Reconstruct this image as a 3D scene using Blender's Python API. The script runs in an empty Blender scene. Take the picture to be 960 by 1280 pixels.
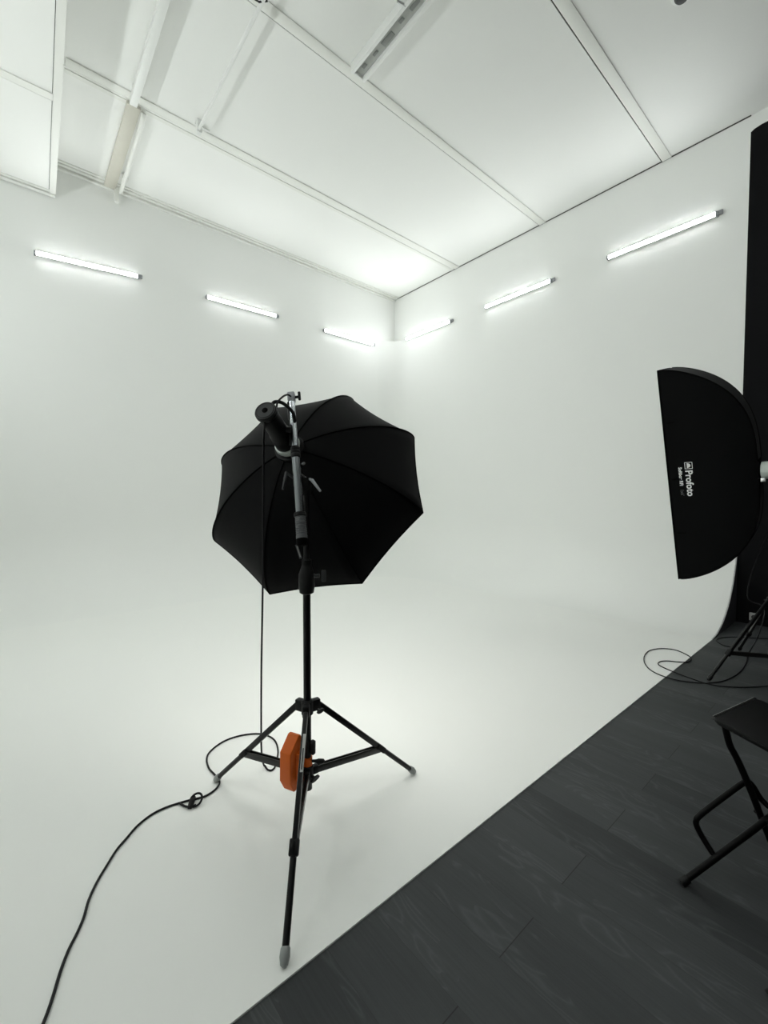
import bpy, bmesh, math, random
from mathutils import Vector, Matrix
import numpy as np
random.seed(3)
PI = math.pi
S = bpy.context.scene
COL = S.collection

# ------------------------------------------------------------------ camera
FPX, HC = 538.62, 1.42
pitch, yaw, roll = math.radians(2.065), math.radians(40.3746), math.radians(0.0709)
CF = Vector((math.sin(yaw)*math.cos(pitch), math.cos(yaw)*math.cos(pitch), -math.sin(pitch)))
_R = CF.cross(Vector((0, 0, 1))).normalized(); _U = _R.cross(CF)
CR = _R*math.cos(roll) + _U*math.sin(roll)
CU = -_R*math.sin(roll) + _U*math.cos(roll)
CAM = Vector((0, 0, HC))
cd = bpy.data.cameras.new('camera'); cam = bpy.data.objects.new('camera', cd); COL.objects.link(cam)
cam.matrix_world = Matrix(((CR.x, CU.x, -CF.x, 0), (CR.y, CU.y, -CF.y, 0), (CR.z, CU.z, -CF.z, HC), (0, 0, 0, 1)))
cd.sensor_fit = 'VERTICAL'; cd.sensor_height = 36; cd.sensor_width = 27; cd.lens = FPX*36/1280; cd.clip_start = .02
S.camera = cam

def ray(px, py): return CF + CR*((px-480)/FPX) - CU*((py-640)/FPX)
def onz(px, py, z=0.0):            # point of the photograph that lies at height z
    d = ray(px, py); return CAM + d*((z-HC)/d.z)
def dep(px, py, t): return CAM + ray(px, py)*t     # ... that lies t metres into the room

# ------------------------------------------------------------------ materials
def lin(c):
    return tuple(((v/255)/12.92 if v/255 <= .04045 else ((v/255+.055)/1.055)**2.4) for v in c) + (1,)
def mat(name, col, rough=.5, metal=0, spec=.5, bump=None, emit=None, es=0, sheen=0, var=None):
    m = bpy.data.materials.new(name); m.use_nodes = True
    nt = m.node_tree; b = nt.nodes['Principled BSDF']
    b.inputs['Base Color'].default_value = col if len(col) == 4 else (*col, 1)
    b.inputs['Roughness'].default_value = rough; b.inputs['Metallic'].default_value = metal
    b.inputs['Specular IOR Level'].default_value = spec
    if sheen: b.inputs['Sheen Weight'].default_value = sheen
    if emit: b.inputs['Emission Color'].default_value = (*emit, 1); b.inputs['Emission Strength'].default_value = es
    if bump or var:
        tc = nt.nodes.new('ShaderNodeTexCoord')
    if bump:
        n = nt.nodes.new('ShaderNodeTexNoise'); n.inputs['Scale'].default_value = bump[0]; n.inputs['Detail'].default_value = 4
        bp = nt.nodes.new('ShaderNodeBump'); bp.inputs['Strength'].default_value = bump[1]; bp.inputs['Distance'].default_value = bump[2]
        nt.links.new(tc.outputs['Object'], n.inputs['Vector']); nt.links.new(n.outputs['Fac'], bp.inputs['Height'])
        nt.links.new(bp.outputs['Normal'], b.inputs['Normal'])
    if var:      # paint / cloth mottling: (scale, amount)
        n = nt.nodes.new('ShaderNodeTexNoise'); n.inputs['Scale'].default_value = var[0]; n.inputs['Detail'].default_value = 5
        mx = nt.nodes.new('ShaderNodeMix'); mx.data_type = 'RGBA'
        c = b.inputs['Base Color'].default_value
        mx.inputs['A'].default_value = tuple(v*(1-var[1]) for v in c[:3]) + (1,)
        mx.inputs['B'].default_value = tuple(min(1, v*(1+var[1])) for v in c[:3]) + (1,)
        nt.links.new(tc.outputs['Object'], n.inputs['Vector']); nt.links.new(n.outputs['Fac'], mx.inputs['Factor'])
        nt.links.new(mx.outputs['Result'], b.inputs['Base Color'])
    return m

M = {}
M['cyc']   = mat('cyclorama_paint', (.865, .872, .848), .55, spec=.25, var=(.7, .012))
M['wall']  = mat('wall_paint', (.855, .865, .845), .6, spec=.2, var=(.8, .012))
M['ceil']  = mat('ceiling_panel', (.86, .866, .845), .6, spec=.2, var=(1.1, .012))
M['cream'] = mat('ceiling_trim_paint', (.80, .805, .77), .45, spec=.3)
M['beige'] = mat('aged_duct_paint', (.62, .60, .53), .5, spec=.3, var=(5, .05))
M['gap']   = mat('dark_gap', (.05, .05, .045), .8)
M['blackwall'] = mat('black_wall_paint', (.0042, .0042, .005), .8, spec=.12, var=(3, .15))
M['side']  = mat('grey_end_panel', (.040, .040, .046), .75, spec=.25)
M['greywall'] = mat('back_wall_paint', (.06, .06, .06), .8)
M['fabric'] = mat('black_softbox_fabric', (.0020, .0021, .0023), .8, spec=.10, sheen=.035, bump=(900, .15, .001), var=(9, .1))
M['seam']  = mat('black_piping', (.001, .001, .001), .85, spec=.06)
M['diff']  = mat('white_diffuser_cloth', (.8, .8, .8), .9)
M['silver'] = mat('silver_lining', (.6, .6, .6), .4, metal=.7)
M['black'] = mat('black_coated_metal', (.0028, .0028, .003), .36, spec=.3)
M['plastic'] = mat('black_plastic', (.0035, .0036, .0038), .5, spec=.22)
M['dgrey'] = mat('dark_grey_plastic', (.028, .03, .031), .5, spec=.3)
M['brace'] = mat('dark_brace_metal', (.007, .007, .006), .3, spec=.45)
M['boom']  = mat('satin_grey_aluminium', (.30, .315, .335), .2, metal=1)
M['grip']  = mat('ribbed_grey_grip', (.09, .095, .1), .55)
M['steel'] = mat('bright_steel', (.55, .56, .56), .3, metal=1)
M['orange'] = mat('orange_enamel', (.66, .125, .010), .5, spec=.25, var=(14, .06))
M['rubber'] = mat('translucent_grey_rubber', (.27, .285, .28), .45, bump=(60, .3, .002))
M['label'] = mat('silver_label', (.50, .50, .49), .4)
M['ink']   = mat('label_ink', (.03, .03, .03), .6)
M['print'] = mat('white_print', (.85, .86, .85), .6)
M['printdim'] = mat('grey_print', (.11, .115, .12), .6)
M['ringwhite'] = mat('frosted_white_ring', (.55, .60, .56), .35)
M['lamp']  = mat('lamp_casing', (.003, .0032, .0032), .45, spec=.2)
M['cable'] = mat('black_rubber_cable', (.004, .004, .0055), .5, spec=.25)
M['white'] = mat('white_enamel', (.78, .79, .77), .4)
M['galv']  = mat('dusty_fixture_interior', (.45, .46, .44), .5, bump=(25, .3, .003), var=(18, .2))
M['socket'] = mat('grey_white_socket_plastic', (.42, .42, .41), .45)
M['midgrey'] = mat('mid_grey_metal', (.26, .27, .26), .5)
M['capgrey'] = mat('grey_lamp_cap', (.33, .34, .36), .5)
M['tube']  = mat('lit_tube_diffuser', (.9, .9, .9), .5, emit=(.95, .985, .985), es=26)
M['tube_side'] = mat('lit_side_tube_diffuser', (.9, .9, .9), .5, emit=(.945, .99, .98), es=44)
M['batten'] = mat('fill_batten_diffuser', (.9, .9, .9), .5, emit=(.96, 1, .955), es=16)  # glow of the unseen battens added for fill
M['glow'] = mat('glowing_diffuser_cloth', (.8, .8, .8), .9, emit=(1, .99, .94), es=2.2)
M['seat']  = mat('black_leatherette', (.0022, .0023, .0023), .45, spec=.10, bump=(350, .12, .001))
M['edge'] = mat('glossy_black_tube', (.02, .02, .02), .22, spec=.9)
M['stool'] = mat('black_stool_tube', (.0016, .0016, .0016), .45, spec=.14)
M['velcro'] = mat('black_hook_and_loop', (.006, .006, .006), .9)

def floor_mat():
    m = bpy.data.materials.new('dark_oak_planks'); m.use_nodes = True
    nt = m.node_tree; N = nt.nodes; L = nt.links; b = N['Principled BSDF']
    tc = N.new('ShaderNodeTexCoord'); sp = N.new('ShaderNodeSeparateXYZ'); L.new(tc.outputs['Object'], sp.inputs[0])
    def mth(op, a, c=None, d=None):
        n = N.new('ShaderNodeMath'); n.operation = op
        for i, v in enumerate((a, c, d)):
            if v is None: continue
            if isinstance(v, (int, float)): n.inputs[i].default_value = v
            else: L.new(v, n.inputs[i])
        return n.outputs[0]
    PW, PL = .195, 1.26
    u = mth('DIVIDE', mth('SUBTRACT', sp.outputs['X'], 1.10-.195*20), PW)
    row = mth('FLOOR', u); fu = mth('FRACT', u)
    half = mth('MULTIPLY', mth('MODULO', row, 2), .5)
    v = mth('ADD', mth('DIVIDE', mth('SUBTRACT', sp.outputs['Y'], .742-PL*6), PL), half)
    idx = mth('FLOOR', v); fv = mth('FRACT', v)
    cid = N.new('ShaderNodeCombineXYZ'); L.new(row, cid.inputs[0]); L.new(idx, cid.inputs[1])
    wn = N.new('ShaderNodeTexWhiteNoise'); wn.noise_dimensions = '3D'; L.new(cid.outputs[0], wn.inputs['Vector'])
    # distance to plank edges
    eu = mth('MULTIPLY', mth('MINIMUM', fu, mth('SUBTRACT', 1, fu)), PW)
    ev = mth('MULTIPLY', mth('MINIMUM', fv, mth('SUBTRACT', 1, fv)), PL)
    gap_u = mth('SUBTRACT', 1, mth('SMOOTHSTEP', eu, .0004, .0022)) if False else mth('LESS_THAN', eu, .0012)
    gap_v = mth('LESS_THAN', ev, .0016)
    # grain coordinates: stretched along the plank, shifted plank by plank
    sh = N.new('ShaderNodeVectorMath'); sh.operation = 'SCALE'; L.new(wn.outputs['Color'], sh.inputs[0]); sh.inputs['Scale'].default_value = 37
    ad = N.new('ShaderNodeVectorMath'); ad.operation = 'ADD'; L.new(tc.outputs['Object'], ad.inputs[0]); L.new(sh.outputs[0], ad.inputs[1])
    mp = N.new('ShaderNodeMapping'); mp.inputs['Scale'].default_value = (6.5, 1.5, 1); L.new(ad.outputs[0], mp.inputs['Vector'])
    n1 = N.new('ShaderNodeTexNoise'); n1.inputs['Scale'].default_value = 1.4; n1.inputs['Detail'].default_value = 2; n1.inputs['Distortion'].default_value = .4
    L.new(mp.outputs[0], n1.inputs['Vector'])
    rings = mth('FRACT', mth('MULTIPLY', n1.outputs['Fac'], 12))       # cathedral figure = level lines of the stretched noise
    ringl = mth('POWER', mth('ABSOLUTE', mth('SUBTRACT', mth('MULTIPLY', rings, 2), 1)), 3)
    mp2 = N.new('ShaderNodeMapping'); mp2.inputs['Scale'].default_value = (160, 5, 1); L.new(ad.outputs[0], mp2.inputs['Vector'])
    n2 = N.new('ShaderNodeTexNoise'); n2.inputs['Scale'].default_value = 1; n2.inputs['Detail'].default_value = 4; L.new(mp2.outputs[0], n2.inputs['Vector'])
    mp3 = N.new('ShaderNodeMapping'); mp3.inputs['Scale'].default_value = (7, 1.2, 1); L.new(ad.outputs[0], mp3.inputs['Vector'])
    n3 = N.new('ShaderNodeTexNoise'); n3.inputs['Scale'].default_value = 1; n3.inputs['Detail'].default_value = 2; L.new(mp3.outputs[0], n3.inputs['Vector'])
    mask = mth('MULTIPLY', ringl, mth('MULTIPLY', mth('GREATER_THAN', n3.outputs['Fac'], .53), .30))
    val = mth('ADD', mth('ADD', mth('MULTIPLY', wn.outputs['Value'], .26), mth('MULTIPLY', n2.outputs['Fac'], .30)),
              mth('ADD', mask, mth('MULTIPLY', n3.outputs['Fac'], .34)))
    cr = N.new('ShaderNodeValToRGB'); L.new(val, cr.inputs[0])
    cr.color_ramp.elements[0].position = .2; cr.color_ramp.elements[0].color = (.023, .0252, .0268, 1)
    cr.color_ramp.elements[1].position = 1.0; cr.color_ramp.elements[1].color = (.072, .077, .080, 1)
    mx = N.new('ShaderNodeMix'); mx.data_type = 'RGBA'; L.new(mth('MULTIPLY', mth('MAXIMUM', mth('MULTIPLY', gap_u, .35), gap_v), .8), mx.inputs['Factor'])
    L.new(cr.outputs['Color'], mx.inputs['A']); mx.inputs['B'].default_value = (.010, .010, .0105, 1)
    L.new(mx.outputs['Result'], b.inputs['Base Color'])
    b.inputs['Roughness'].default_value = .62; b.inputs['Specular IOR Level'].default_value = .3
    bp = N.new('ShaderNodeBump'); bp.inputs['Strength'].default_value = .25; bp.inputs['Distance'].default_value = .001
    L.new(n2.outputs['Fac'], bp.inputs['Height']); L.new(bp.outputs['Normal'], b.inputs['Normal'])
    return m
M['planks'] = floor_mat()

# ------------------------------------------------------------------ mesh builder
def frame(d, up=Vector((0, 0, 1))):
    d = d.normalized()
    if abs(d.dot(up)) > .98: up = Vector((0, 1, 0)) if abs(d.y) < .9 else Vector((1, 0, 0))
    x = up.cross(d).normalized(); y = d.cross(x)
    return x, y, d
class MB:
    def __init__(s): s.v = []; s.f = []
    def add(s, vs, fs):
        o = len(s.v); s.v += [Vector(v) for v in vs]; s.f += [tuple(i+o for i in f) for f in fs]
    def box(s, c, size, axes=None, bev=0.0):
        """box centred at c; axes = 3 unit vectors; bev = chamfer"""
        c = Vector(c); a = axes or (Vector((1, 0, 0)), Vector((0, 1, 0)), Vector((0, 0, 1)))
        bm = bmesh.new(); bmesh.ops.create_cube(bm, size=1)
        for v in bm.verts: v.co = Vector((v.co.x*size[0], v.co.y*size[1], v.co.z*size[2]))
        if bev > 0: bmesh.ops.bevel(bm, geom=list(bm.edges), offset=bev, segments=2, affect='EDGES', profile=.5)
        bm.verts.index_update()
        vs = [c + a[0]*v.co.x + a[1]*v.co.y + a[2]*v.co.z for v in bm.verts]
        fs = [[v.index for v in f.verts] for f in bm.faces]
        if a[0].cross(a[1]).dot(a[2]) < 0: fs = [list(reversed(f)) for f in fs]
        bm.free(); s.add(vs, fs); return s
    def bar(s, p, q, w, h, up=Vector((0, 0, 1)), bev=0.0):
        p = Vector(p); q = Vector(q); x, y, d = frame(q-p, up)
        return s.box((p+q)/2, (w, h, (q-p).length), (x, y, d), bev)
    def tube(s, pts, r, n=16, caps=True):
        pts = [Vector(p) for p in pts]
        rs = r if isinstance(r, (list, tuple)) else [r]*len(pts)
        vs = []; fs = []; x = None
        for i, p in enumerate(pts):
            t = ((pts[min(i+1, len(pts)-1)]-p).normalized() + (p-pts[max(i-1, 0)]).normalized())
            if t.length < 1e-6: t = pts[-1]-pts[0]
            t.normalize()
            if x is None: x, y, _ = frame(t)
            x = (x - t*x.dot(t)).normalized(); y = t.cross(x)
            for k in range(n):
                a = 2*PI*k/n; vs.append(p + (x*math.cos(a)+y*math.sin(a))*rs[i])
        for i in range(len(pts)-1):
            for k in range(n):
                k2 = (k+1) % n; fs.append((i*n+k, i*n+k2, (i+1)*n+k2, (i+1)*n+k))
        if caps:
            fs.append(tuple(reversed(range(n)))); fs.append(tuple(range((len(pts)-1)*n, len(pts)*n)))
        s.add(vs, fs); return s
    def lathe(s, o, axis, prof, n=28, caps=True):
        """prof: list of (distance along axis, radius)"""
        o = Vector(o); x, y, d = frame(Vector(axis)); vs = []; fs = []
        for (h, r) in prof:
            for k in range(n):
                a = 2*PI*k/n; vs.append(o + d*h + (x*math.cos(a)+y*math.sin(a))*max(r, 1e-5))
        for i in range(len(prof)-1):
            for k in range(n):
                k2 = (k+1) % n; fs.append((i*n+k, i*n+k2, (i+1)*n+k2, (i+1)*n+k))
        if caps:
            fs.append(tuple(reversed(range(n)))); fs.append(tuple(range((len(prof)-1)*n, len(prof)*n)))
        s.add(vs, fs); return s
    def prism(s, poly, c, ax, ay, az, h, taper=1.0):
        """polygon in the plane (ax, ay) about c, extruded h along az"""
        c = Vector(c); n = len(poly)
        vs = [c + ax*p[0] + ay*p[1] for p in poly] + [c + ax*p[0]*taper + ay*p[1]*taper + az*h for p in poly]
        fs = [tuple(reversed(range(n))), tuple(range(n, 2*n))] + [(k, (k+1) % n, n+(k+1) % n, n+k) for k in range(n)]
        s.add(vs, fs); return s
    def build(s, name, m, parent=None, sharp=35, bevel=0):
        """ONE mesh object; s.v are world coordinates"""
        if parent is None:
            lo = Vector((min(v.x for v in s.v), min(v.y for v in s.v), min(v.z for v in s.v)))
            hi = Vector((max(v.x for v in s.v), max(v.y for v in s.v), max(v.z for v in s.v)))
            o = Vector(((lo.x+hi.x)/2, (lo.y+hi.y)/2, lo.z))
        else:
            o = parent['_o']; o = Vector((o[0], o[1], o[2]))
        me = bpy.data.meshes.new(name); me.from_pydata([tuple(v-o) for v in s.v], [], s.f); me.update()
        bm = bmesh.new(); bm.from_mesh(me); bmesh.ops.recalc_face_normals(bm, faces=bm.faces); bm.to_mesh(me); bm.free()
        me.shade_smooth(); me.set_sharp_from_angle(angle=math.radians(sharp))
        ob = bpy.data.objects.new(name, me); COL.objects.link(ob); me.materials.append(m)
        if parent is None: ob.location = o
        else: ob.parent = parent
        ob['_o'] = tuple(o)
        if bevel:
            b = ob.modifiers.new('bevel', 'BEVEL'); b.width = bevel; b.segments = 2; b.limit_method = 'ANGLE'
        return ob

def empty(name, loc, label, cat, group=None):
    o = bpy.data.objects.new(name, None); COL.objects.link(o); o.location = loc; o.empty_display_size = .1
    o['_o'] = tuple(loc); tag(o, label, cat, group); return o
def tag(o, label, cat, group=None):
    o['label'] = label; o['category'] = cat
    if group: o['group'] = group
    return o
STRUCT_TEXT = {}
def struct(o, label=None, cat=None):
    o['kind'] = 'structure'
    if label: o['label'] = label
    if cat: o['category'] = cat
    return o
def above(path, z):
    return [Vector((p.x, p.y, max(p.z, z))) for p in path]
def smooth_path(pts, per=8):
    """Catmull-Rom through the points"""
    P = [Vector(p) for p in pts]; out = []
    for i in range(len(P)-1):
        a = P[max(i-1, 0)]; b = P[i]; c = P[i+1]; d = P[min(i+2, len(P)-1)]
        for k in range(per):
            t = k/per
            out.append(.5*((2*b) + (c-a)*t + (2*a-5*b+4*c-d)*t*t + (3*b-a-3*c+d)*t**3))
    out.append(P[-1]); return out
def perp(a, b):           # unit vector a made perpendicular to b
    v = a - b*a.dot(b); return v.normalized()
X, Y, Z = Vector((1, 0, 0)), Vector((0, 1, 0)), Vector((0, 0, 1))

# ------------------------------------------------------------------ room shell
XR, YL, ZC, YE = 6.215, 6.967, 5.594, 1.1086
XS, YB = -1.5, -3.2            # side and back of the room (behind the photographer)
CZ = 4.66                      # top edge of the rounded cyclorama corner
RC = .98                       # cove radius
WF = .006                      # thickness of the white floor
def corner_path(inset, rad, n=14):
    """plan outline of the curved wall at one height: along the left wall, round the corner, along the right wall"""
    xr, yl = XR-inset, YL-inset
    left = [(XS + (xr-rad-XS)*k/10, yl) for k in range(10)]
    arc = [(xr-rad+rad*math.sin(a), yl-rad+rad*math.cos(a)) for a in (PI/2*k/(2*n) for k in range(2*n+1))]
    right = [(xr, yl-rad + (YE-(yl-rad))*k/10) for k in range(1, 11)]
    return left, arc, right
heights = []
for k in range(29):            # the cove
    a = PI/2*k/28; heights.append((WF + RC*(1-math.cos(a)), RC*(1-math.sin(a))))
heights += [(z, 0) for z in (1.4, 2, 2.7, 3.4, 4.1, CZ)]
rows = []
for z, ins in heights:
    l, a, r = corner_path(ins, .50 + .45*ins/RC)
    rows.append((z, l, a, r))
mid = 14
def sheet(sel):
    b = MB(); R0 = [[Vector((p[0], p[1], z)) for p in sel(l, a, r)] for z, l, a, r in rows]
    n = len(R0[0]); vs = [v for R_ in R0 for v in R_]
    b.add(vs, [(i*n+k, i*n+k+1, (i+1)*n+k+1, (i+1)*n+k) for i in range(len(R0)-1) for k in range(n-1)]); return b
bl = sheet(lambda l, a, r: l + a[:mid+1]); br = sheet(lambda l, a, r: a[mid:] + r)
# the square corner above the cyclorama and the ledge it leaves
l, a, r = corner_path(0, .50)
xa = XR-.50; ya = YL-.50
bl.add([(XS, YL, CZ), (xa, YL, CZ), (XR, YL, CZ), (XS, YL, ZC), (xa, YL, ZC), (XR, YL, ZC)], [(0, 1, 4, 3), (1, 2, 5, 4)])
br.add([(XR, YL, CZ), (XR, ya, CZ), (XR, YE, CZ), (XR, YL, ZC), (XR, ya, ZC), (XR, YE, ZC)], [(0, 1, 4, 3), (1, 2, 5, 4)])
bl.add([(XR, YL, CZ)] + [(p[0], p[1], CZ) for p in a[:mid+1]], [tuple(range(mid+2))])
br.add([(XR, YL, CZ)] + [(p[0], p[1], CZ) for p in a[mid:]], [tuple(range(mid+2))])
struct(bl.build('wall_left', M['wall'], sharp=40)); wr = br.build('wall_right', M['wall'], sharp=40); struct(wr)
# white painted floor of the cyclorama
l, a, r = corner_path(RC, .95)
poly = [(XS, YE)] + l + a + r
b = MB(); n = len(poly)
b.add([(p[0], p[1], WF) for p in poly], [tuple(range(n))])
b.add([(XS, YE, WF), (XR-RC, YE, WF), (XR-RC, YE, 0), (XS, YE, 0)], [(0, 1, 2, 3)])
struct(b.build('floor_white', M['cyc']))
# grey end of the cove, seen edge-on where the curve meets the black wall
b = MB(); prof = [(XR-ins, z) for z, ins in heights[:29]]
b.add([(XR, YE, 0)] + [(XR-RC, YE, 0)] + [(x, YE, z) for x, z in prof], [tuple(range(len(prof)+2))])
b.add([(x, YE, z) for x, z in prof] + [(x-.0, YE+.012, z+.0) for x, z in prof], [(k, k+1, len(prof)+k+1, len(prof)+k) for k in range(len(prof)-1)])
struct(b.build('trim_1', M['side']))
# dark plank floor
b = MB(); b.add([(XS, YB, 0), (XR, YB, 0), (XR, YE+.1, 0), (XS, YE+.1, 0)], [(0, 1, 2, 3)])
fl = b.build('floor', M['planks']); fl.location = (0, 0, 0)
for v in fl.data.vertices: v.co = Vector(((XS, XR)[v.co.x > 0], (YB, YE+.1)[v.co.y > 0], 0))
struct(fl)
# black wall beyond the cyclorama, white band above it
BT = 5.445
b = MB(); b.add([(XR, YB, 0), (XR, YE, 0), (XR, YE, BT-.03), (XR, YE-.03, BT-.012), (XR, YE-.09, BT), (XR, YB, BT)], [(0, 1, 2, 3, 4, 5)])
struct(b.build('wall_black', M['blackwall']))
b = MB(); b.add([(XR, YB, BT), (XR, YE-.09, BT), (XR, YE-.03, BT-.012), (XR, YE, BT-.03), (XR, YE, ZC), (XR, YB, ZC)], [(0, 1, 2, 3, 4, 5)])
struct(b.build('trim_2', M['wall']))
b = MB(); b.add([(XS, YB, 0), (XS, YL, 0), (XS, YL, ZC), (XS, YB, ZC)], [(0, 1, 2, 3)]); struct(b.build('wall_side', M['wall']))
b = MB(); b.add([(XS, YB, 0), (XR, YB, 0), (XR, YB, ZC), (XS, YB, ZC)], [(0, 1, 2, 3)]); struct(b.build('wall_back', M['greywall']))

# ceiling: panels 1.67 m deep laid along the left wall, with open joints beside a cover strip
SEAM = [5.312, 3.632, 1.976, .31, -1.36]
SX = .435                      # edge of the lowered part of the ceiling
SZ = 5.2
b = MB(); ys = [YL] + SEAM + [YB]
for i in range(len(ys)-1):
    y1, y0 = ys[i], ys[i+1]
    g = .011 if i else 0
    b.box(((XS+XR)/2, (y0+y1-g)/2, ZC+.03), (XR-XS, y1-y0-g, .06))
b.box(((XS+XR)/2, (YB+YL)/2, ZC+.10), (XR-XS, YL-YB, .04))
struct(b.build('ceiling', M['ceil']))
for i, y in enumerate(SEAM[:4]):
    b = MB()
    b.box(((SX+XR)/2, y-.066, ZC-.006), (XR-SX-.02, .10, .012), bev=.003)
    if i == 0: b.box(((SX+XR)/2, y+.05, ZC-.004), (XR-SX-.02, .05, .008))
    struct(b.build('trim_%d' % (3+i), M['cream']))
for i, y in enumerate(SEAM[:4]):     # what shows up inside the open joints
    b = MB(); b.box(((SX+XR)/2, y-.0055, ZC+.012), (XR-SX-.02, .0105, .012)); struct(b.build('trim_%d' % (11+i), M['gap']))
b = MB()                         # cover strip where the ceiling meets the left wall
b.box(((SX+XR)/2, YL-.022, ZC-.02), (XR-SX-.02, .044, .04), bev=.004)
b.box(((SX+XR)/2, YL-.085, ZC-.008), (XR-SX-.02, .05, .016), bev=.003)
b.box(((SX+XR)/2, YL-.15, ZC-.005), (XR-SX-.02, .03, .010), bev=.002)
struct(b.build('trim_7', M['cream']))
b = MB(); b.box((XR-.006, (YE+YL)/2, ZC-.004), (.012, YL-YE, .008)); struct(b.build('trim_8', M['gap']))
# lowered ceiling at the left, its edge slightly out of square
def ex(y, off=0): return .452 - .0285*(6.93-y) + off
def slab(b, y0, y1, z0_, z1_, off, x0=None, x1off=None):
    """slab between y0 and y1; right edge follows the slanted edge (+off); left edge at XS or the slanted edge (+x1off)"""
    lx0 = XS+.004 if x1off is None else ex(y0, x1off); lx1 = XS+.004 if x1off is None else ex(y1, x1off)
    p = [(lx0, y0), (ex(y0, off), y0), (ex(y1, off), y1), (lx1, y1)]
    b.add([(x, y, z0_) for x, y in p] + [(x, y, z1_) for x, y in p], [(3, 2, 1, 0), (4, 5, 6, 7), (0, 1, 5, 4), (1, 2, 6, 5), (2, 3, 7, 6), (3, 0, 4, 7)])
b = MB()
for i in range(len(ys)-1):
    y1, y0 = ys[i], ys[i+1]; g = .009 if i else .02
    y1 -= .07 if i == 0 else 0
    slab(b, y0, y1-g, SZ, SZ+.06, -.06)
slab(b, YB+.01, YL-.005, SZ+.065, ZC-.002, -.02)
struct(b.build('ceiling_lowered', M['ceil']))
b = MB()
slab(b, YB+.05, YL-.03, SZ-.008, SZ+.06, 0, x1off=-.06)
slab(b, YL-.075, YL-.015, SZ-.018, SZ+.055, -.002)
slab(b, YL-.13, YL-.09, SZ-.008, SZ+.001, -.07)
for y in SEAM[:4]: slab(b, y-.105, y-.018, SZ-.010, SZ+.001, -.065)
struct(b.build('trim_9', M['cream']))
b = MB()
slab(b, YB+.1, YL-.14, SZ-.002, SZ+.002, -.066, x1off=-.070)
for y in SEAM[:4]: slab(b, y-.009, y-.001, SZ+.010, SZ+.02, -.065)
struct(b.build('trim_10', M['gap']))

# ------------------------------------------------------------------ things on the ceiling
# trunking in two runs
b = MB(); b.box((1.005, 3.70, ZC-.105), (.07, 3.0, .07), bev=.006)
t = empty('cable_trunking', (1.005, 3.70, ZC-.14), 'white square cable trunking hung under the ceiling beside the lowered panels', 'trunking')
b.build('channel', M['white'], t)
for y in (2.6, 3.9, 5.1):
    c = MB(); c.box((1.005, y, ZC-.035), (.05, .03, .07)); c.build('bracket', M['white'], t)
t = empty('ceiling_duct', (1.06, 6.1, ZC-.1), 'beige flat duct with a white pipe along it, ending at the left wall', 'duct')
b = MB(); b.box((1.035, 6.11, ZC-.028), (.13, 1.58, .036), bev=.004); b.build('channel', M['beige'], t)
b = MB(); b.tube(smooth_path([(1.135, 5.36, ZC-.03), (1.135, 5.42, ZC-.06), (1.14, 5.6, ZC-.07), (1.15, 6.3, ZC-.07), (1.155, 6.86, ZC-.07)]), .024, 14)
b.build('pipe', M['cream'], t)
b = MB(); b.box((1.155, 6.55, ZC-.05), (.07, .05, .06), bev=.004); b.build('pipe_clip', M['cream'], t)
b = MB(); b.box((1.11, 6.89, ZC-.11), (.05, .05, .2), bev=.006); b.build('end_piece', M['cream'], t)
t = empty('conduit', (1.62, 4.1, ZC-.13), 'thin white conduit pipe hung from the ceiling between two seams', 'conduit')
b = MB(); b.tube([(1.625, 1.9, ZC-.11), (1.625, 4.2, ZC-.11), (1.625, 5.08, ZC-.11)], .016, 12); b.build('pipe', M['white'], t)
b = MB(); b.box((1.63, 5.10, ZC-.07), (.05, .05, .14), bev=.005); b.box((1.68, 5.16, ZC-.016), (.16, .03, .012)); b.build('bracket', M['white'], t)
b = MB(); b.tube([(1.53, 3.50, ZC-.005), (1.53, 3.50, ZC-.10), (1.60, 3.47, ZC-.125), (1.66, 3.44, ZC-.10)], .007, 8); b.build('hook', M['dgrey'], t)
b = MB(); b.box((1.625, 2.5, ZC-.055), (.03, .03, .11)); b.build('bracket', M['white'], t)
# unlit batten fixture
t = empty('ceiling_batten', (2.62, 2.6, ZC-.1), 'unlit twin-rail white batten fixture on the ceiling by the second seam', 'ceiling light')
b = MB(); b.box((2.625, 2.60, ZC-.028), (.10, 1.76, .056)); b.build('housing', M['galv'], t)
for sx in (-1, 1):
    b = MB(); b.box((2.625+sx*.068, 2.60, ZC-.045), (.034, 1.78, .09), bev=.005); b.build('rail', M['white'], t)
for k, (gy, gl, gw) in enumerate(((3.38, .05, .03), (3.22, .06, .022), (3.05, .14, .05), (2.86, .05, .03), (2.70, .10, .034), (2.45, .06, .03))):
    b = MB(); b.box((2.622+.006*(k % 3), gy, ZC-.0585), (gw, gl, .006), bev=.001); b.build('gear_box', M['midgrey'], t)
b = MB(); b.box((2.625, 3.485, ZC-.04), (.10, .02, .08), bev=.004); b.build('end_cap', M['white'], t)
b = MB(); b.tube([(2.49, 2.76, ZC), (2.49, 2.76, ZC-.08), (2.56, 2.74, ZC-.08)], .012, 10); b.build('clip', M['steel'], t)
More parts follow.
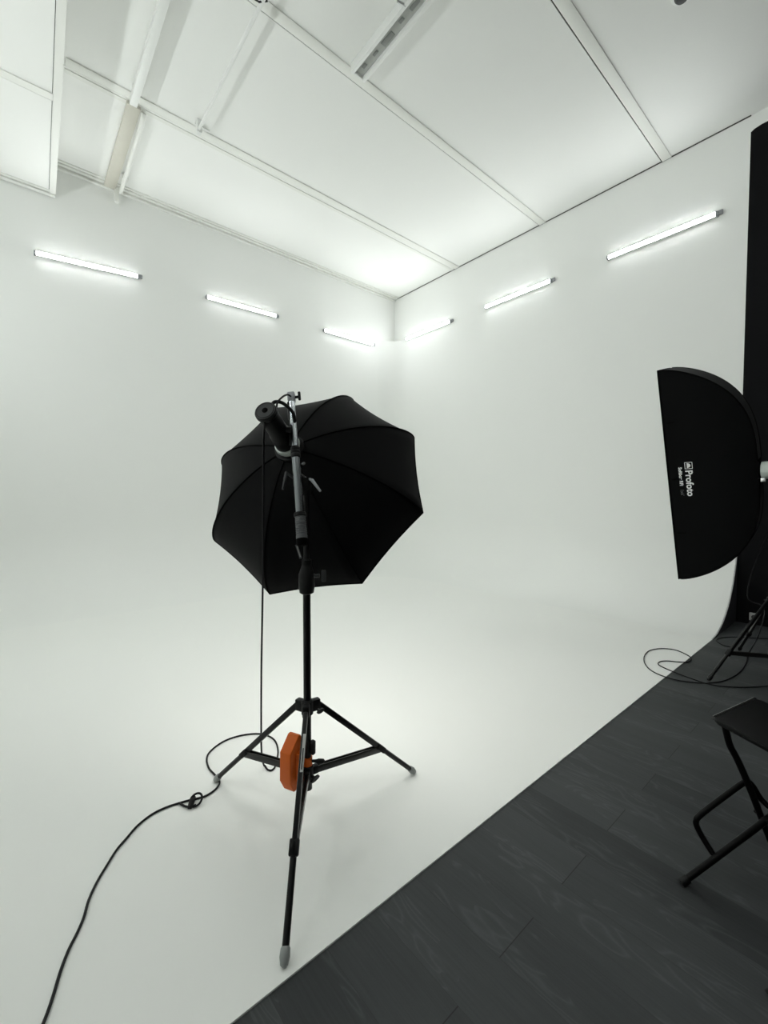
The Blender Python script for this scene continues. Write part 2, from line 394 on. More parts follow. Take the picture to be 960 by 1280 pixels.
# added fill lights: unseen lit battens over the working area
for k, (bx_, by_) in enumerate(((.4, -1.0), (2.5, -1.0), (4.6, -1.0), (-.4, 1.0))):
    t = empty('ceiling_batten', (bx_, by_, ZC-.09), ('added unseen fill batten on the ceiling of the working area, %s' % ('nearest the side wall', 'second from the side wall', 'nearest the black wall', 'above the white floor')[k]), 'ceiling light', 'added fill battens over the working area')
    b = MB(); b.box((bx_, by_, ZC-.03), (.11, 1.5, .06), bev=.004); b.build('housing', M['white'], t)
    b = MB(); b.prism([(math.cos(PI*k_/10)*.045, -math.sin(PI*k_/10)*.03) for k_ in range(11)], (bx_, by_-.73, ZC-.0605), X, Z, Y, 1.46); b.build('diffuser', M['batten'], t)
# smoke detector
sd = onz(853, -4, ZC-.03)
t = empty('smoke_detector', (sd.x, sd.y, ZC-.06), 'round white smoke detector on the ceiling at the top edge', 'smoke detector')
b = MB(); b.lathe((sd.x, sd.y, ZC), -Z, [(0, .075), (.018, .075), (.022, .068)]); b.build('base', M['white'], t)
b = MB(); b.lathe((sd.x, sd.y, ZC-.021), -Z, [(0, .058), (.012, .055), (.03, .042), (.036, .02), (.037, .001)]); b.build('sensor_head', M['dgrey'], t)

# ------------------------------------------------------------------ tube lamps on the walls
TL = 1.19
def tube_lamp(p0, p1, n, label, cap_at_end=True, lit='tube'):
    p0, p1 = Vector(p0), Vector(p1); d = (p1-p0).normalized(); mid_ = (p0+p1)/2
    t = empty('tube_lamp', tuple(mid_ - n*0), label, 'wall lamp', 'lit tube lamps along the top of the white walls')
    b = MB(); b.box(mid_ + n*.020, (.052, .040, (p1-p0).length), (Z, n, d), bev=.003); b.build('backing', M['white'], t)
    b = MB(); prof = [(math.cos(PI*k/10)*.024, math.sin(PI*k/10)*.007) for k in range(11)]
    b.prism(prof, p0 + n*.0405 + d*.012, Z, n, d, (p1-p0).length-.024); b.build('diffuser', M[lit], t)
    for p, s in ((p0, 1), (p1, -1)):
        b = MB(); b.box(p + n*.026 - d*s*.004, (.052, .056, .022), (Z, n, d), bev=.005); b.build('end_cap', M['capgrey'], t)
    e = p1 if cap_at_end else p0; s = 1 if cap_at_end else -1
    b = MB(); b.box(e + d*s*.035 + n*.015 + Z*.012, (.05, .026, .045), (Z, n, d), bev=.006); b.build('connector', M['capgrey'], t)
    return t
zl, zr = 4.507, 4.693
names_l = ['lit tube lamp nearest the lowered ceiling panels', 'lit tube lamp in the middle of the left wall row', 'lit tube lamp on the left wall beside the room corner']
for k, (x0, x1, za, zb) in enumerate(((.235, 1.36, zl-.085, zl-.005), (2.30, 3.46, zl-.01, zl+.01), (4.43, 5.60, zl+.01, zl+.01))):
    tube_lamp((x0, YL, za), (x1, YL, zb), -Y, names_l[k])
names_r = ['lit tube lamp on the right wall beside the room corner', 'lit tube lamp in the middle of the right wall row', 'lit tube lamp nearest the black wall']
for k, y0 in enumerate((6.575, 4.595, 2.58)):
    tube_lamp((XR, y0, zr-.03), (XR, y0-TL, zr-.03), -X, names_r[k])
for k, y0 in enumerate((6.0, 4.3, 2.6)):
    t = tube_lamp((XS, y0, 3.55), (XS, y0-TL, 3.55), X, 'lit tube lamp half way up the white side wall, %s' % ('nearest the left wall', 'middle of three', 'nearest the dark floor')[k], lit='tube_side')
    t['group'] = 'lit tube lamps on the side wall'

# ------------------------------------------------------------------ light stands
def wing_knob(c, axis, r, name, parent, m):
    c = Vector(c); x, y, d = frame(Vector(axis)); b = MB()
    b.lathe(c, d, [(0, r*.45), (r*.9, r*.45), (r*.95, r*.35)], 14)
    b.prism([(math.cos(2*PI*k/16)*r*1.5*(1 if abs(math.cos(2*PI*k/16)) > .5 else .8), math.sin(2*PI*k/16)*r*.62) for k in range(16)], c + d*r*.8, x, y, d, r*.55)
    return b.build(name, m, parent)
def make_stand(name, label, C, feet, hub_z, brace_z, bottom_z, top_z, piv, rp=.0162, foot='rubber', unbraced=()):
    root = empty(name, (C.x, C.y, 0), label, 'light stand')
    P = lambda z: Vector((C.x, C.y, z))
    b = MB(); b.tube([P(bottom_z), P(hub_z+.02), P(top_z-.09)], rp, 20); b.build('column', M['black'], root)
    hub = MB(); hub.lathe(P(hub_z-.035), Z, [(0, rp+.004), (.005, rp+.009), (.06, rp+.009), (.066, rp+.004)], 24)
    bh = MB(); bh.lathe(P(brace_z-.03), Z, [(0, rp+.003), (.004, rp+.008), (.055, rp+.008), (.06, rp+.003)], 24)
    for f in feet:
        d = Vector((f.x-C.x, f.y-C.y, 0)).normalized(); w = Z.cross(d)
        hub.box(P(hub_z) + d*(rp+.020), (.042, .030, .050), (d, w, Z), bev=.006)
        bh.box(P(brace_z) + d*(rp+.014), (.034, .026, .036), (d, w, Z), bev=.005)
    hub = hub.build('leg_collar', M['plastic'], root); bh = bh.build('brace_collar', M['plastic'], root)
    b = MB(); b.lathe(P(bottom_z-.012), Z, [(0, rp*.8), (.004, rp+.003), (.05, rp+.003)], 20); b.build('column_cap', M['dgrey'], root)
    legs = []
    for f in feet:
        d = Vector((f.x-C.x, f.y-C.y, 0)).normalized(); w = Z.cross(d)
        a = P(hub_z) + d*(rp+.034); e = f + Vector((0, 0, WF+.012)) - d*.006
        dirn = (e-a).normalized(); up = w.cross(dirn)
        mid_ = a + (e-a)*piv
        b = MB(); b.bar(a, mid_ + dirn*.03, .019, .026, up=up, bev=.005); b.tube([mid_-dirn*.02, e - dirn*.02], .0115, 14)
        leg = b.build('leg', M['black'], root)
        b = MB(); b.tube([e - dirn*.036, e - dirn*.030, e - dirn*.012, e + dirn*.006, e + dirn*.012], [.011, .0150, .0165, .012, .004], 14)
        b.build('foot', M[foot], leg)
        b = MB(); b.box(mid_, (.034, .026, .05), (w, up, dirn), bev=.005); b.build('leg_joint', M['plastic'], leg)
        # brace: two slim rails from the lower collar to the joint
        if len(legs) in unbraced: legs.append((leg, a, e, dirn, up, w, mid_)); continue
        bb = MB(); p0 = P(brace_z) + d*(rp+.022); p1 = mid_ - up*0
        bd = (p1-p0).normalized(); bu = w.cross(bd)
        for s in (-1, 1): bb.bar(p0 + w*s*.0085, p1 + w*s*.0085, .0055, .030, up=bu, bev=.0015)
        bb.bar(p0 + bu*.004, p1 + bu*.004, .016, .003, up=bu)
        bb.build('brace', M['brace'], root)
        legs.append((leg, a, e, dirn, up, w, mid_))
    return root, hub, bh, legs, P

C1 = Vector((.9295, 1.6005, 0))
feet1 = [Vector((.577, 1.113, 0)), Vector((1.515, 1.539, 0)), Vector((.717, 2.134, 0))]
feet1[0] = feet1[0] + Vector((0, .026, 0))
st, hub, bh, legs, P1 = make_stand('light_stand', 'tall black tripod stand carrying the boom arm in the middle of the white floor', C1, feet1, .517, .232, .165, 1.15, .62)
toc = Vector((-C1.x, -C1.y, 0)).normalized()           # towards the photographer
right = Vector((CR.x, CR.y, 0)).normalized()
wing_knob(P1(.512) + right*.045 - toc*.0 + toc*.02, right*.8+toc*.6, .014, 'leg_lock_knob', hub, M['plastic'])
wing_knob(P1(.222) + right*.018 + toc*.018, right*.8 + toc*.6 - Z*.3, .017, 'wing_knob', bh, M['plastic'])
b = MB(); b.lathe(P1(1.005), Z, [(0, .020), (.006, .030), (.03, .034), (.085, .034), (.10, .028), (.125, .020)], 26); tcol = b.build('top_collar', M['plastic'], st)
b = MB(); k0 = P1(1.085) + right*.03 + toc*.012
b.tube([k0, k0 + right*.025], .008, 12); b.box(k0 + right*.042, (.02, .014, .05), (right, toc, Z), bev=.005); b.build('tightening_knob', M['dgrey'], tcol)
b = MB(); b.tube([P1(1.12), P1(1.44)], .0125, 18); b.build('upper_tube', M['black'], st)
b = MB(); b.lathe(P1(1.12), Z, [(0, .021), (.03, .021), (.036, .014)], 20); b.build('tube_collar', M['plastic'], st)
# paper label on the front leg
lg, a_, e_, dn, up_, w_, mid_ = legs[0]
lp = a_ + (e_-a_)*.215; nrm = up_ if up_.dot(CAM-lp) > 0 else -up_
b = MB(); b.box(lp + nrm*.0136 + w_*.004, (.011, .001, .135), (w_, nrm, dn)); lab = b.build('label_strip', M['label'], lg)
b = MB(); b.box(lp + nrm*.0144 + w_*.004 + dn*.022, (.005, .0006, .075), (w_, nrm, dn)); b.build('label_print', M['ink'], lg)

# orange counterweight clamped low on the column
t = empty('counterweight', tuple(P1(.20) - right*.05), 'orange faceted counterweight clamped low on the tall stand', 'weight')
wc = P1(.295) - right*.068 + toc*.035
fx = (right*.55 - toc*.83).normalized(); fn = Vector((-fx.y, fx.x, 0))
if fn.dot(CAM-wc) < 0: fn = -fn
# elongated octagonal slab: outline in (fx, z), thick along fn, with a raised inner step
outl = [(-.045, -.062), (-.018, -.112), (.030, -.112), (.050, -.07), (.050, .07), (.028, .112), (.012, .112), (-.042, .058)]
b = MB(); b.prism(outl, wc - fn*.028, fx, Z, fn, .056); b.build('body', M['orange'], t, bevel=.004)
b = MB(); b.box(wc + right*.030 - Z*.012 + toc*.004, (.022, .040, .120), (right, toc, Z), bev=.003); b.build('step', M['orange'], t)
b = MB(); b.lathe(P1(.262), Z, [(0, .0205), (.036, .0205)], 24); b.box(P1(.28) - right*.030, (.04, .03, .036), (right, toc, Z)); b.build('clamp_band', M['orange'], t)
b = MB(); h0 = P1(.285) + right*.018 + toc*.012
b.tube([h0, h0 + right*.018, h0 + right*.030, h0 + right*.050, h0 + right*.056], [.006, .007, .010, .009, .003], 12); b.build('clamp_handle', M['plastic'], t)
b = MB(); g0 = P1(.345) + right*.022 + toc*.01
b.tube([g0 - Z*.032, g0 - Z*.026, g0 + Z*.024, g0 + Z*.03], [.006, .012, .013, .006], 14); b.build('clamp_grip', M['plastic'], t)

# ------------------------------------------------------------------ boom arm
B0 = dep(364.3, 497, 1.90); B1 = dep(377.3, 672, 1.72)      # top end, lower end
bd = (B1-B0).normalized(); BL = (B1-B0).length
side = perp(CR, bd); front = perp(CAM-B0, bd); front = perp(front, side)
boom = empty('boom_arm', tuple(B1), 'grey metal boom arm on the tall stand, ribbed grip at its lower end', 'boom arm')
pt = lambda s: B0 + bd*(BL*s)
b = MB(); b.tube([pt(.02), pt(.40)], .0140, 28); b.build('inner_tube', M['boom'], boom)
b = MB(); b.tube([pt(.40), pt(.84)], .0172, 28); b.build('outer_tube', M['boom'], boom)
b = MB(); b.lathe(pt(.375), bd, [(0, .016), (.006, .020), (.014, .020), (.017, .0180), (.021, .0205), (.029, .0205), (.032, .0185), (.036, .0210), (.046, .0205), (.052, .0176)], 26); b.build('telescope_lock', M['plastic'], boom)
b = MB(); b.lathe(pt(.835), bd, [(0, .021), (.004, .0255), (.016, .0255), (.02, .022)], 26); b.build('grip_collar', M['plastic'], boom)
pr = [(0, .0225)]
for k in range(8): pr += [(.004+.0095*k, .0225), (.006+.0095*k, .0205), (.0105+.0095*k, .0205), (.0125+.0095*k, .0225)]
b = MB(); b.lathe(pt(.862), bd, pr + [(.095, .0225)], 24); b.build('grip', M['grip'], boom)
b = MB(); b.lathe(pt(.862) + bd*.093, bd, [(0, .0225), (.004, .0235), (.022, .0225), (.028, .018), (.031, .006), (.031, .001)], 24); b.build('end_cap', M['seam'], boom)
# clamp that joins it to the stand
cp = pt(.575); ch = P1(1.47)
b = MB(); aw = perp(cp-CAM, bd); b.box(cp + aw*.027, (.038, .018, .085), (side, aw, bd), bev=.005); b.bar(cp + aw*.03, ch, .036, .046, bev=.006); b.tube([P1(1.425), P1(1.50)], .021, 20); pc_ = b.build('pivot_clamp', M['plastic'], boom)
for s, px0, px1 in ((-1, (358, 591), (353.5, 612)), (1, (390, 600), (400.5, 614))):
    q0 = dep(*px0, 1.80); q1 = dep(*px1, 1.78); root_ = cp + aw*.03 + side*s*.018
    b = MB(); b.tube([root_, q0], .0055, 10); b.tube([q0 - (q1-q0)*.05, q0, q0 + (q1-q0)*.5, q1], [.006, .0075, .006, .0045], 12)
    b.build('clamp_lever', M['dgrey'] if s < 0 else M['capgrey'], pc_)
b = MB(); b.tube([dep(378.5, 580, 1.79), dep(380, 579, 1.775)], .006, 10); b.build('clamp_bolt', M['steel'], pc_)
# printed strip and strap hanging at the lower end
b = MB(); q0 = dep(370.5, 681, 1.74); q1 = dep(376, 698, 1.76); b.bar(q0, q1, .012, .003, up=CAM-q0); tg = b.build('strap', M['grip'], boom)
b = MB(); b.bar(q0 + (q1-q0)*.1 + (CAM-q0).normalized()*.003, q1 - (q1-q0)*.1 + (CAM-q1).normalized()*.003, .005, .0012, up=CAM-q0); b.build('strap_print', M['label'], boom)
# head bracket at the upper end
b = MB(); b.box(pt(.0), (.032, .032, .045), (side, front, bd), bev=.005); hb = b.build('head_socket', M['capgrey'], boom)
b = MB(); q = pt(0) + side*.015; b.tube([q, q + side*.02], .006, 10); b.box(q + side*.020 - bd*.004, (.012, .012, .042), (side, front, bd), bev=.004); b.build('head_knob', M['plastic'], hb)

# ------------------------------------------------------------------ studio flash and octagonal softbox
OC = Vector((1.224, 2.007, 1.464)); OA = Vector((.696, .546, -.466)).normalized()     # rim centre, facing direction
OR, OD = .6, .38
rv = (1.198, 1.340, -2.935)   # rotation vector of the rim octagon
ang = math.sqrt(sum(v*v for v in rv)); OM = Matrix.Rotation(ang, 3, Vector(rv)/ang)
odir = [OM @ Vector((math.cos(k*PI/4), math.sin(k*PI/4), 0)) for k in range(8)]
odir = [perp(v, OA) for v in odir]
OAP = OC - OA*OD
# flash head, its axis = the softbox axis
HR = OAP - OA*.27                    # rear face centre
t = empty('studio_flash', tuple(HR), 'black cylindrical studio flash head on the boom arm behind the octagonal softbox', 'studio flash')
b = MB(); b.lathe(HR, OA, [(0, .030), (.001, .040), (.004, .046), (.016, .047), (.020, .044), (.030, .042), (.14, .043), (.15, .047), (.225, .050), (.235, .046)], 32); b.build('body', M['lamp'], t)
b = MB(); b.lathe(HR - OA*.005, OA, [(0, .010), (.001, .012), (.005, .012)], 20); b.build('rear_dial', M['seam'], t)
b = MB(); b.lathe(HR - OA*.0015, OA, [(0, .0425), (.0025, .0425)], 32); b.build('rear_plate', M['dgrey'], t)
b = MB()
for k in range(40):
    a0, a1 = 2*PI*k/40, 2*PI*(k+1)/40
    x_, y_, _ = frame(OA)
b.lathe(HR - OA*.003, OA, [(0, .036), (.0, .0385), (.003, .0385), (.003, .036), (0, .036)], 32, caps=False); b.build('rear_ring', M['plastic'], t)
b = MB(); b.lathe(HR + OA*.225, OA, [(0, .048), (.004, .056), (.022, .058), (.036, .052)], 32); b.build('glass_collar', M['ringwhite'], t)
hx = perp(CU, OA); hs = OA.cross(hx); hs = hs if hs.dot(CR) > 0 else -hs
b = MB(); q0 = HR + OA*.035 + hx*.044
b.tube(smooth_path([q0, q0 + hx*.028 + hs*.012, q0 + hx*.036 + hs*.04 + OA*.02, q0 + hx*.02 + hs*.07 + OA*.06, q0 - hx*.01 + hs*.075 + OA*.09]), .0075, 12); b.build('handle', M['plastic'], t)
# yoke to the boom
b = MB(); ym = HR + OA*.13
b.bar(pt(.035) - side*.01, ym + hs*.052 + hx*.05, .022, .016, bev=.004)
b.bar(ym + hs*.052 + hx*.055, ym + hs*.052 - hx*.05 + OA*.05, .020, .014, up=hs, bev=.004)
b.tube([ym + hs*.030, ym + hs*.066], .014, 16); b.build('yoke', M['plastic'], t)
b = MB(); b.bar(ym + hs*.064 + hx*.035, ym + hs*.064 - hx*.02 + OA*.03, .007, .004, up=hs); b.build('yoke_plate', M['dgrey'], t)
# lead from the flash over to the boom head
b = MB(); b.tube(smooth_path([HR + OA*.05 + hx*.040 + hs*.02, dep(347, 503, 1.80), dep(354, 495.5, 1.84), dep(360, 493.5, 1.88), dep(364, 496, 1.885)]), .004, 10); b.build('sync_lead', M['cable'], t)

def superprofile(n, p, k, end):
    """axial fraction from the rim (0) to the back (1) and radius fraction"""
    out = []
    for i in range(n+1):
        s = math.sin(PI/2*i/n); r = max(0., 1-s**p)**k
        out.append((s, max(r, end)))
        if r <= end: break
    return out
def octabox():
    t = empty('octagonal_softbox', tuple(OC - Z*.55), 'large black octagonal softbox on the boom arm, seen from behind', 'softbox')
    prof = superprofile(26, 1.45, .54, .115)
    sh = MB(); seg = 8; vs = []; nn = 8*seg
    lip = [(-.02, 1.0)] + prof
    for (s, r) in lip:
        for k in range(8):
            d0, d1 = odir[k], odir[(k+1) % 8]
            for j in range(seg):
                f = j/seg
                sag = 1 - (.030 if s > .05 else .02)*4*f*(1-f)*(1-.5*max(s, 0))
                vs.append(OC - OA*OD*s + (d0*(1-f) + d1*f)*OR*r*sag)
    fs = [(i*nn+k, i*nn+(k+1) % nn, (i+1)*nn+(k+1) % nn, (i+1)*nn+k) for i in range(len(lip)-1) for k in range(nn)]
    sh.add(vs, fs); o = sh.build('fabric_shell', M['fabric'], t, sharp=60)
    # seams follow the ribs
    for k in range(8):
        b = MB(); b.tube([OC - OA*OD*s + odir[k]*OR*(r+.002) for s, r in prof], .0035, 8); b.build('rib', M['seam'], t)
    b = MB(); b.tube([OC + OA*.006 + (odir[k % 8]*(1-j/seg) + odir[(k+1) % 8]*(j/seg))*OR*(1-.02*4*(j/seg)*(1-j/seg)) for k in range(8) for j in range(seg)] + [OC + OA*.006 + odir[0]*OR], .005, 8); b.build('rim_piping', M['seam'], t)
    b = MB(); b.add([OC - OA*.04 + (odir[k]*(1-j/seg) + odir[(k+1) % 8]*(j/seg))*OR*.955*(1-.022*4*(j/seg)*(1-j/seg)) for k in range(8) for j in range(seg)], [tuple(range(8*seg))]); b.build('diffuser', M['glow'], t)
    b = MB(); b.lathe(OC - OA*OD*1.02, OA, [(0, .05), (0, .070), (.016, .072), (.02, .066), (.02, .05)], 32); b.build('speed_ring', M['plastic'], t)
    return t
octabox()

# ------------------------------------------------------------------ power lead of the flash
fz = WF + .005
G = lambda x, y, z=fz: onz(x, y, z)
hang = [HR + OA*.02 - hx*.045, dep(329.6, 548, 1.80), dep(329.4, 600, 1.84), dep(329, 680, 1.92), dep(328, 760, 2.0), dep(326.8, 830, 2.07), dep(326.5, 900, 2.14), dep(327, 940, 2.17)]
hang[-1].z = max(hang[-1].z, .05)
flo = [(330, 957), (334.5, 962), (340, 962.5), (344.5, 956), (347.5, 938), (342, 924), (326, 917.5), (303, 919), (281, 926), (264, 938), (258.5, 948), (261, 960), (269, 969), (274.5, 977), (270, 986), (258, 994.5), (247, 998)]
flo2 = [(236, 1000.5), (222, 1004.5), (207, 1009.5), (190, 1018), (172, 1032), (158, 1048), (146, 1062), (134, 1081), (121, 1103), (111, 1125), (105, 1146), (97, 1165), (86, 1187), (76, 1213), (67, 1243), (60, 1264), (52, 1285), (38, 1325)]
cb = MB(); cb.tube(above(smooth_path(hang + [G(*p) for p in flo] + [G(*p) for p in flo2], 7), fz), .0046, 10)
t = empty('power_cable', tuple(G(240, 1001, 0)), 'black power cable hanging from the flash and snaking across the white floor', 'cable')
cb.build('lead', M['cable'], t)
k0 = G(246, 1002, fz+.006); vx = perp(CR, Z); vy = Z.cross(vx)
b = MB(); b.tube([k0 + vx*(.026*math.cos(a)-.004) + vy*.028*math.sin(a) + Z*(.012*math.sin(a)+.008) for a in (2*PI*k/28 for k in range(29))], .0046, 10)
b.tube(smooth_path([G(224, 1004, fz), G(232, 1008, fz+.003), G(239, 1008, fz+.006), G(245, 1006, fz+.006)]), .0046, 10); b.build('coil', M['cable'], t)
b = MB(); b.tube([G(237, 1010, fz+.003), G(239.5, 1003, fz+.012), G(242, 997, fz+.006)], [.010, .013, .010], 12); b.build('cable_tie', M['velcro'], t)

# ------------------------------------------------------------------ strip softbox, its stand and flash
SC = Vector((4.342, 1.205, 1.606)); SA = Vector((.013, .999, -.030)).normalized()
sl = perp(Vector((-.259, .032, .965)), SA); sw = SA.cross(sl)      # long direction, short direction
if sw.x < 0: sw = -sw                                              # points away from the near panel
SL_, SW_, SDp = 1.8, .30, .55
strip = empty('strip_softbox', tuple(SC - Z*.9), 'tall narrow black strip softbox in front of the black wall', 'softbox')
def strip_profile(n=24):
    out = []
    for i in range(n+1):
        s = math.sin(PI/2*i/n); r = max(0., 1-s**1.36)**.30
        out.append((s, max(r, .105)))
        if r <= .105: break
    return out
sp_ = strip_profile()
def strip_pt(s, r, u, v):        # u, v in -1..1 across the short and long sides
    hw = (SW_/2)*(1-s**3) + .066*s**3; hl = (SL_/2)*r
    return SC - SA*SDp*s + sw*hw*u + sl*hl*v
sh = MB(); lipS = [(-.03, 1.0)] + sp_; ring = []
for j in range(12): ring.append((-1, 1-2*j/12))
for j in range(4): ring.append((-1+2*j/4, -1))
for j in range(12): ring.append((1, -1+2*j/12))
for j in range(4): ring.append((1-2*j/4, 1))
nn = len(ring); vs = []
for s, r in lipS:
    for (u, v) in ring:
        k = .04*max(0, 1-abs(s-.45)*1.6)
        uu = u*(1 - k*(1-v*v)) if abs(u) == 1 else u
        vs.append(strip_pt(s, r, uu, v))
sh.add(vs, [(i*nn+k, i*nn+(k+1) % nn, (i+1)*nn+(k+1) % nn, (i+1)*nn+k) for i in range(len(lipS)-1) for k in range(nn)])
sh.build('fabric_shell', M['fabric'], strip, sharp=50)
for (u, v) in ((-1, 1), (-1, -1), (1, 1), (1, -1)):
    b = MB(); b.tube([strip_pt(s, r, u, v) for s, r in sp_], .0045, 8); b.build('rib', M['seam'], strip)
b = MB(); b.tube([strip_pt(-.03, 1, u, v) for u, v in ring] + [strip_pt(-.03, 1, *ring[0])], .006, 8); b.build('rim_piping', M['seam'], strip)
b = MB(); b.add([strip_pt(.06, .95, u*.94, v) for u, v in ((-1, 1), (-1, -1), (1, -1), (1, 1))], [(0, 1, 2, 3)]); b.build('diffuser', M['diff'], strip)
for v in (.5, 0, -.5):
    b = MB(); p = strip_pt(.02, 1, -1.02, v*1.05); b.box(p - SA*.03, (.005, .06, .012), (sw, SA, sl)); b.build('grid_tab', M['seam'], strip)
SAP = SC - SA*SDp
b = MB(); b.lathe(SAP + SA*.03, -SA, [(0, .05), (0, .066), (.02, .068), (.022, .05)], 30); b.build('speed_ring', M['plastic'], strip)
# lettering on the near panel: reads from top to bottom
def text_mesh(txt, size, bold=0):
    cu = bpy.data.curves.new('lettering', 'FONT'); cu.body = txt; cu.size = size; cu.extrude = .0008; cu.offset = bold; cu.resolution_u = 3
    o = bpy.data.objects.new('lettering', cu); COL.objects.link(o)
    dg = bpy.context.evaluated_depsgraph_get(); me = bpy.data.meshes.new_from_object(o.evaluated_get(dg))
    vs = [v.co.copy() for v in me.vertices]; fs = [tuple(p.vertices) for p in me.polygons]
    bpy.data.objects.remove(o); bpy.data.curves.remove(cu); bpy.data.meshes.remove(me); return vs, fs
def rfun(s): return max(1-s**1.36, 0)**.30
def on_panel(a, l_):      # a = metres from the rim towards the back, l_ = metres along the long side from the middle
    s = a/SDp; r = rfun(s); v = l_/((SL_/2)*r); k = .04*max(0, 1-abs(s-.45)*1.6)
    return strip_pt(s, r, -1*(1-k*(1-v*v)), v)
def panel_text(name, txt, size, a0, l0, m, bold=0):
    vs, fs = text_mesh(txt, size, bold); b = MB()
    b.add([on_panel(a0+v.y, l0-v.x) - sw*(.0035+v.z) for v in vs], fs); return b.build(name, m, strip)
T0 = .135
panel_text('logo_lettering', 'Profoto', .070, .108, T0-.066, M['print'], .0017)
panel_text('model_lettering', 'Softbox RFi', .033, .062, T0-.038, M['print'], .0010)
panel_text('size_lettering', "1x6'", .033, .062, T0-.225, M['printdim'])
b = MB()                     # the emblem: an outlined square with a small dome in it
e0, e1, s0, s1 = .106, .160, T0, T0-.056
def quad(a0, a1, l0, l1): b.add([on_panel(a0, l0)-sw*.004, on_panel(a1, l0)-sw*.004, on_panel(a1, l1)-sw*.004, on_panel(a0, l1)-sw*.004], [(0, 1, 2, 3)])
q = .004
quad(e0, e0+q, s0, s1); quad(e1-q, e1, s0, s1); quad(e0, e1, s0, s0-q); quad(e0, e1, s1+q, s1)
dome = [(e0+.015 + .026*math.sin(PI*k/10), (s0+s1)/2 + .020*math.cos(PI*k/10)) for k in range(11)]
b.add([on_panel(a, l_)-sw*.004 for a, l_ in dome], [tuple(range(11))]); b.build('emblem', M['print'], strip)

# flash behind it
fh = SAP - SA*.008
t = empty('studio_flash', tuple(fh - SA*.2), 'studio flash with a white collar behind the strip softbox at the right edge', 'studio flash')
b = MB(); b.lathe(fh, -SA, [(0, .05), (.004, .066), (.05, .066), (.055, .05)], 30); b.build('glass_collar', M['ringwhite'], t)
b = MB(); b.lathe(fh - SA*.055, -SA, [(0, .042), (.01, .052), (.24, .052), (.26, .046), (.262, .02)], 30); b.build('body', M['lamp'], t)
b = MB(); b.lathe(fh - SA*.10 , X, [(.05, .02), (.10, .02)], 16); b.bar(fh - SA*.10 + X*.09, Vector((4.50, .50, 1.60)), .03, .03, bev=.005); b.build('yoke', M['plastic'], t)
b = MB(); b.box(fh - SA*.02 - X*.05 - Z*.075, (.02, .03, .03), bev=.004); b.build('latch', M['steel'], t)

C2 = Vector((4.52, .575, 0))
F21, F22 = Vector((4.015, .872, 0)), Vector((5.035, .868, 0))
feet2 = [F21, F22, Vector((4.51, -.01, 0))]
st2, hub2, bh2, legs2, P2 = make_stand('light_stand', 'black tripod stand under the strip softbox on the dark floor', C2, feet2, .61, .165, .12, 1.50, .67, foot='black', unbraced=(1,))
b = MB(); b.tube([P2(1.38), P2(1.62)], .0125, 16); b.build('upper_tube', M['black'], st2)
b = MB(); b.lathe(P2(1.38), Z, [(0, .02), (.006, .03), (.07, .03), (.08, .018)], 22); tc2 = b.build('top_collar', M['plastic'], st2)
wing_knob(P2(1.41) + X*.03, X, .014, 'tightening_knob', tc2, M['plastic'])
wing_knob(P2(.605) - X*.03 + Y*.03, Vector((-.7, .7, 0)), .014, 'leg_lock_knob', hub2, M['plastic'])

# its lead: down the stand, one loop out over the white floor, off to the right
def gz(x, y):
    p = onz(x, y, .0045); return Vector((p.x, p.y, .0045 if p.y < YE-.02 else WF+.0045))
down = [Vector((4.40, .47, 1.5)), Vector((4.49, .66, 1.0)), Vector((4.60, .75, .6)), dep(955, 760, 3.5), dep(949, 792, 3.42)]
path = [(937, 815), (932, 830), (922, 842), (907, 850), (890, 853.5), (870, 853.3), (850, 850.8), (830, 846.5), (814, 839), (806, 830), (805.5, 821), (812, 814), (826, 811.5), (843, 813), (856, 818), (864, 823.5), (860, 827.5), (848, 828.3), (834, 827), (825, 828), (823, 831.5), (832, 836.5), (850, 843), (868, 849.5), (884, 854.5), (905, 858), (930, 859), (960, 857.5), (1000, 853)]
b = MB(); b.tube(above(smooth_path(down + [gz(*p) for p in path], 6), .0045), .0042, 8)
tag(b.build('power_cable', M['cable']), 'thin black cable looping from the dark floor onto the white floor at right', 'cable')
b = MB(); b.tube(smooth_path([gz(*p) for p in ((915, 809), (905, 807), (898, 803), (895.5, 800), (900, 797.5), (912, 796.3), (925, 796.6), (950, 798), (985, 800))], 6), .0045, 8)
tag(b.build('extension_cable', M['cable']), 'black cable lying against the foot of the black wall under the right stand', 'cable')

# wall socket
t = empty('wall_socket', (XR-.001, .947, .04), 'grey white square socket low on the black wall', 'socket')
b = MB(); b.box((XR-.012, .947, .088), (.024, .085, .085), bev=.004); b.build('face_plate', M['socket'], t)
b = MB(); b.lathe((XR-.0245, .947, .088), -X, [(0, .024), (.003, .024), (.003, .020), (.001, .001)], 20); b.build('outlet', M['ink'], t)

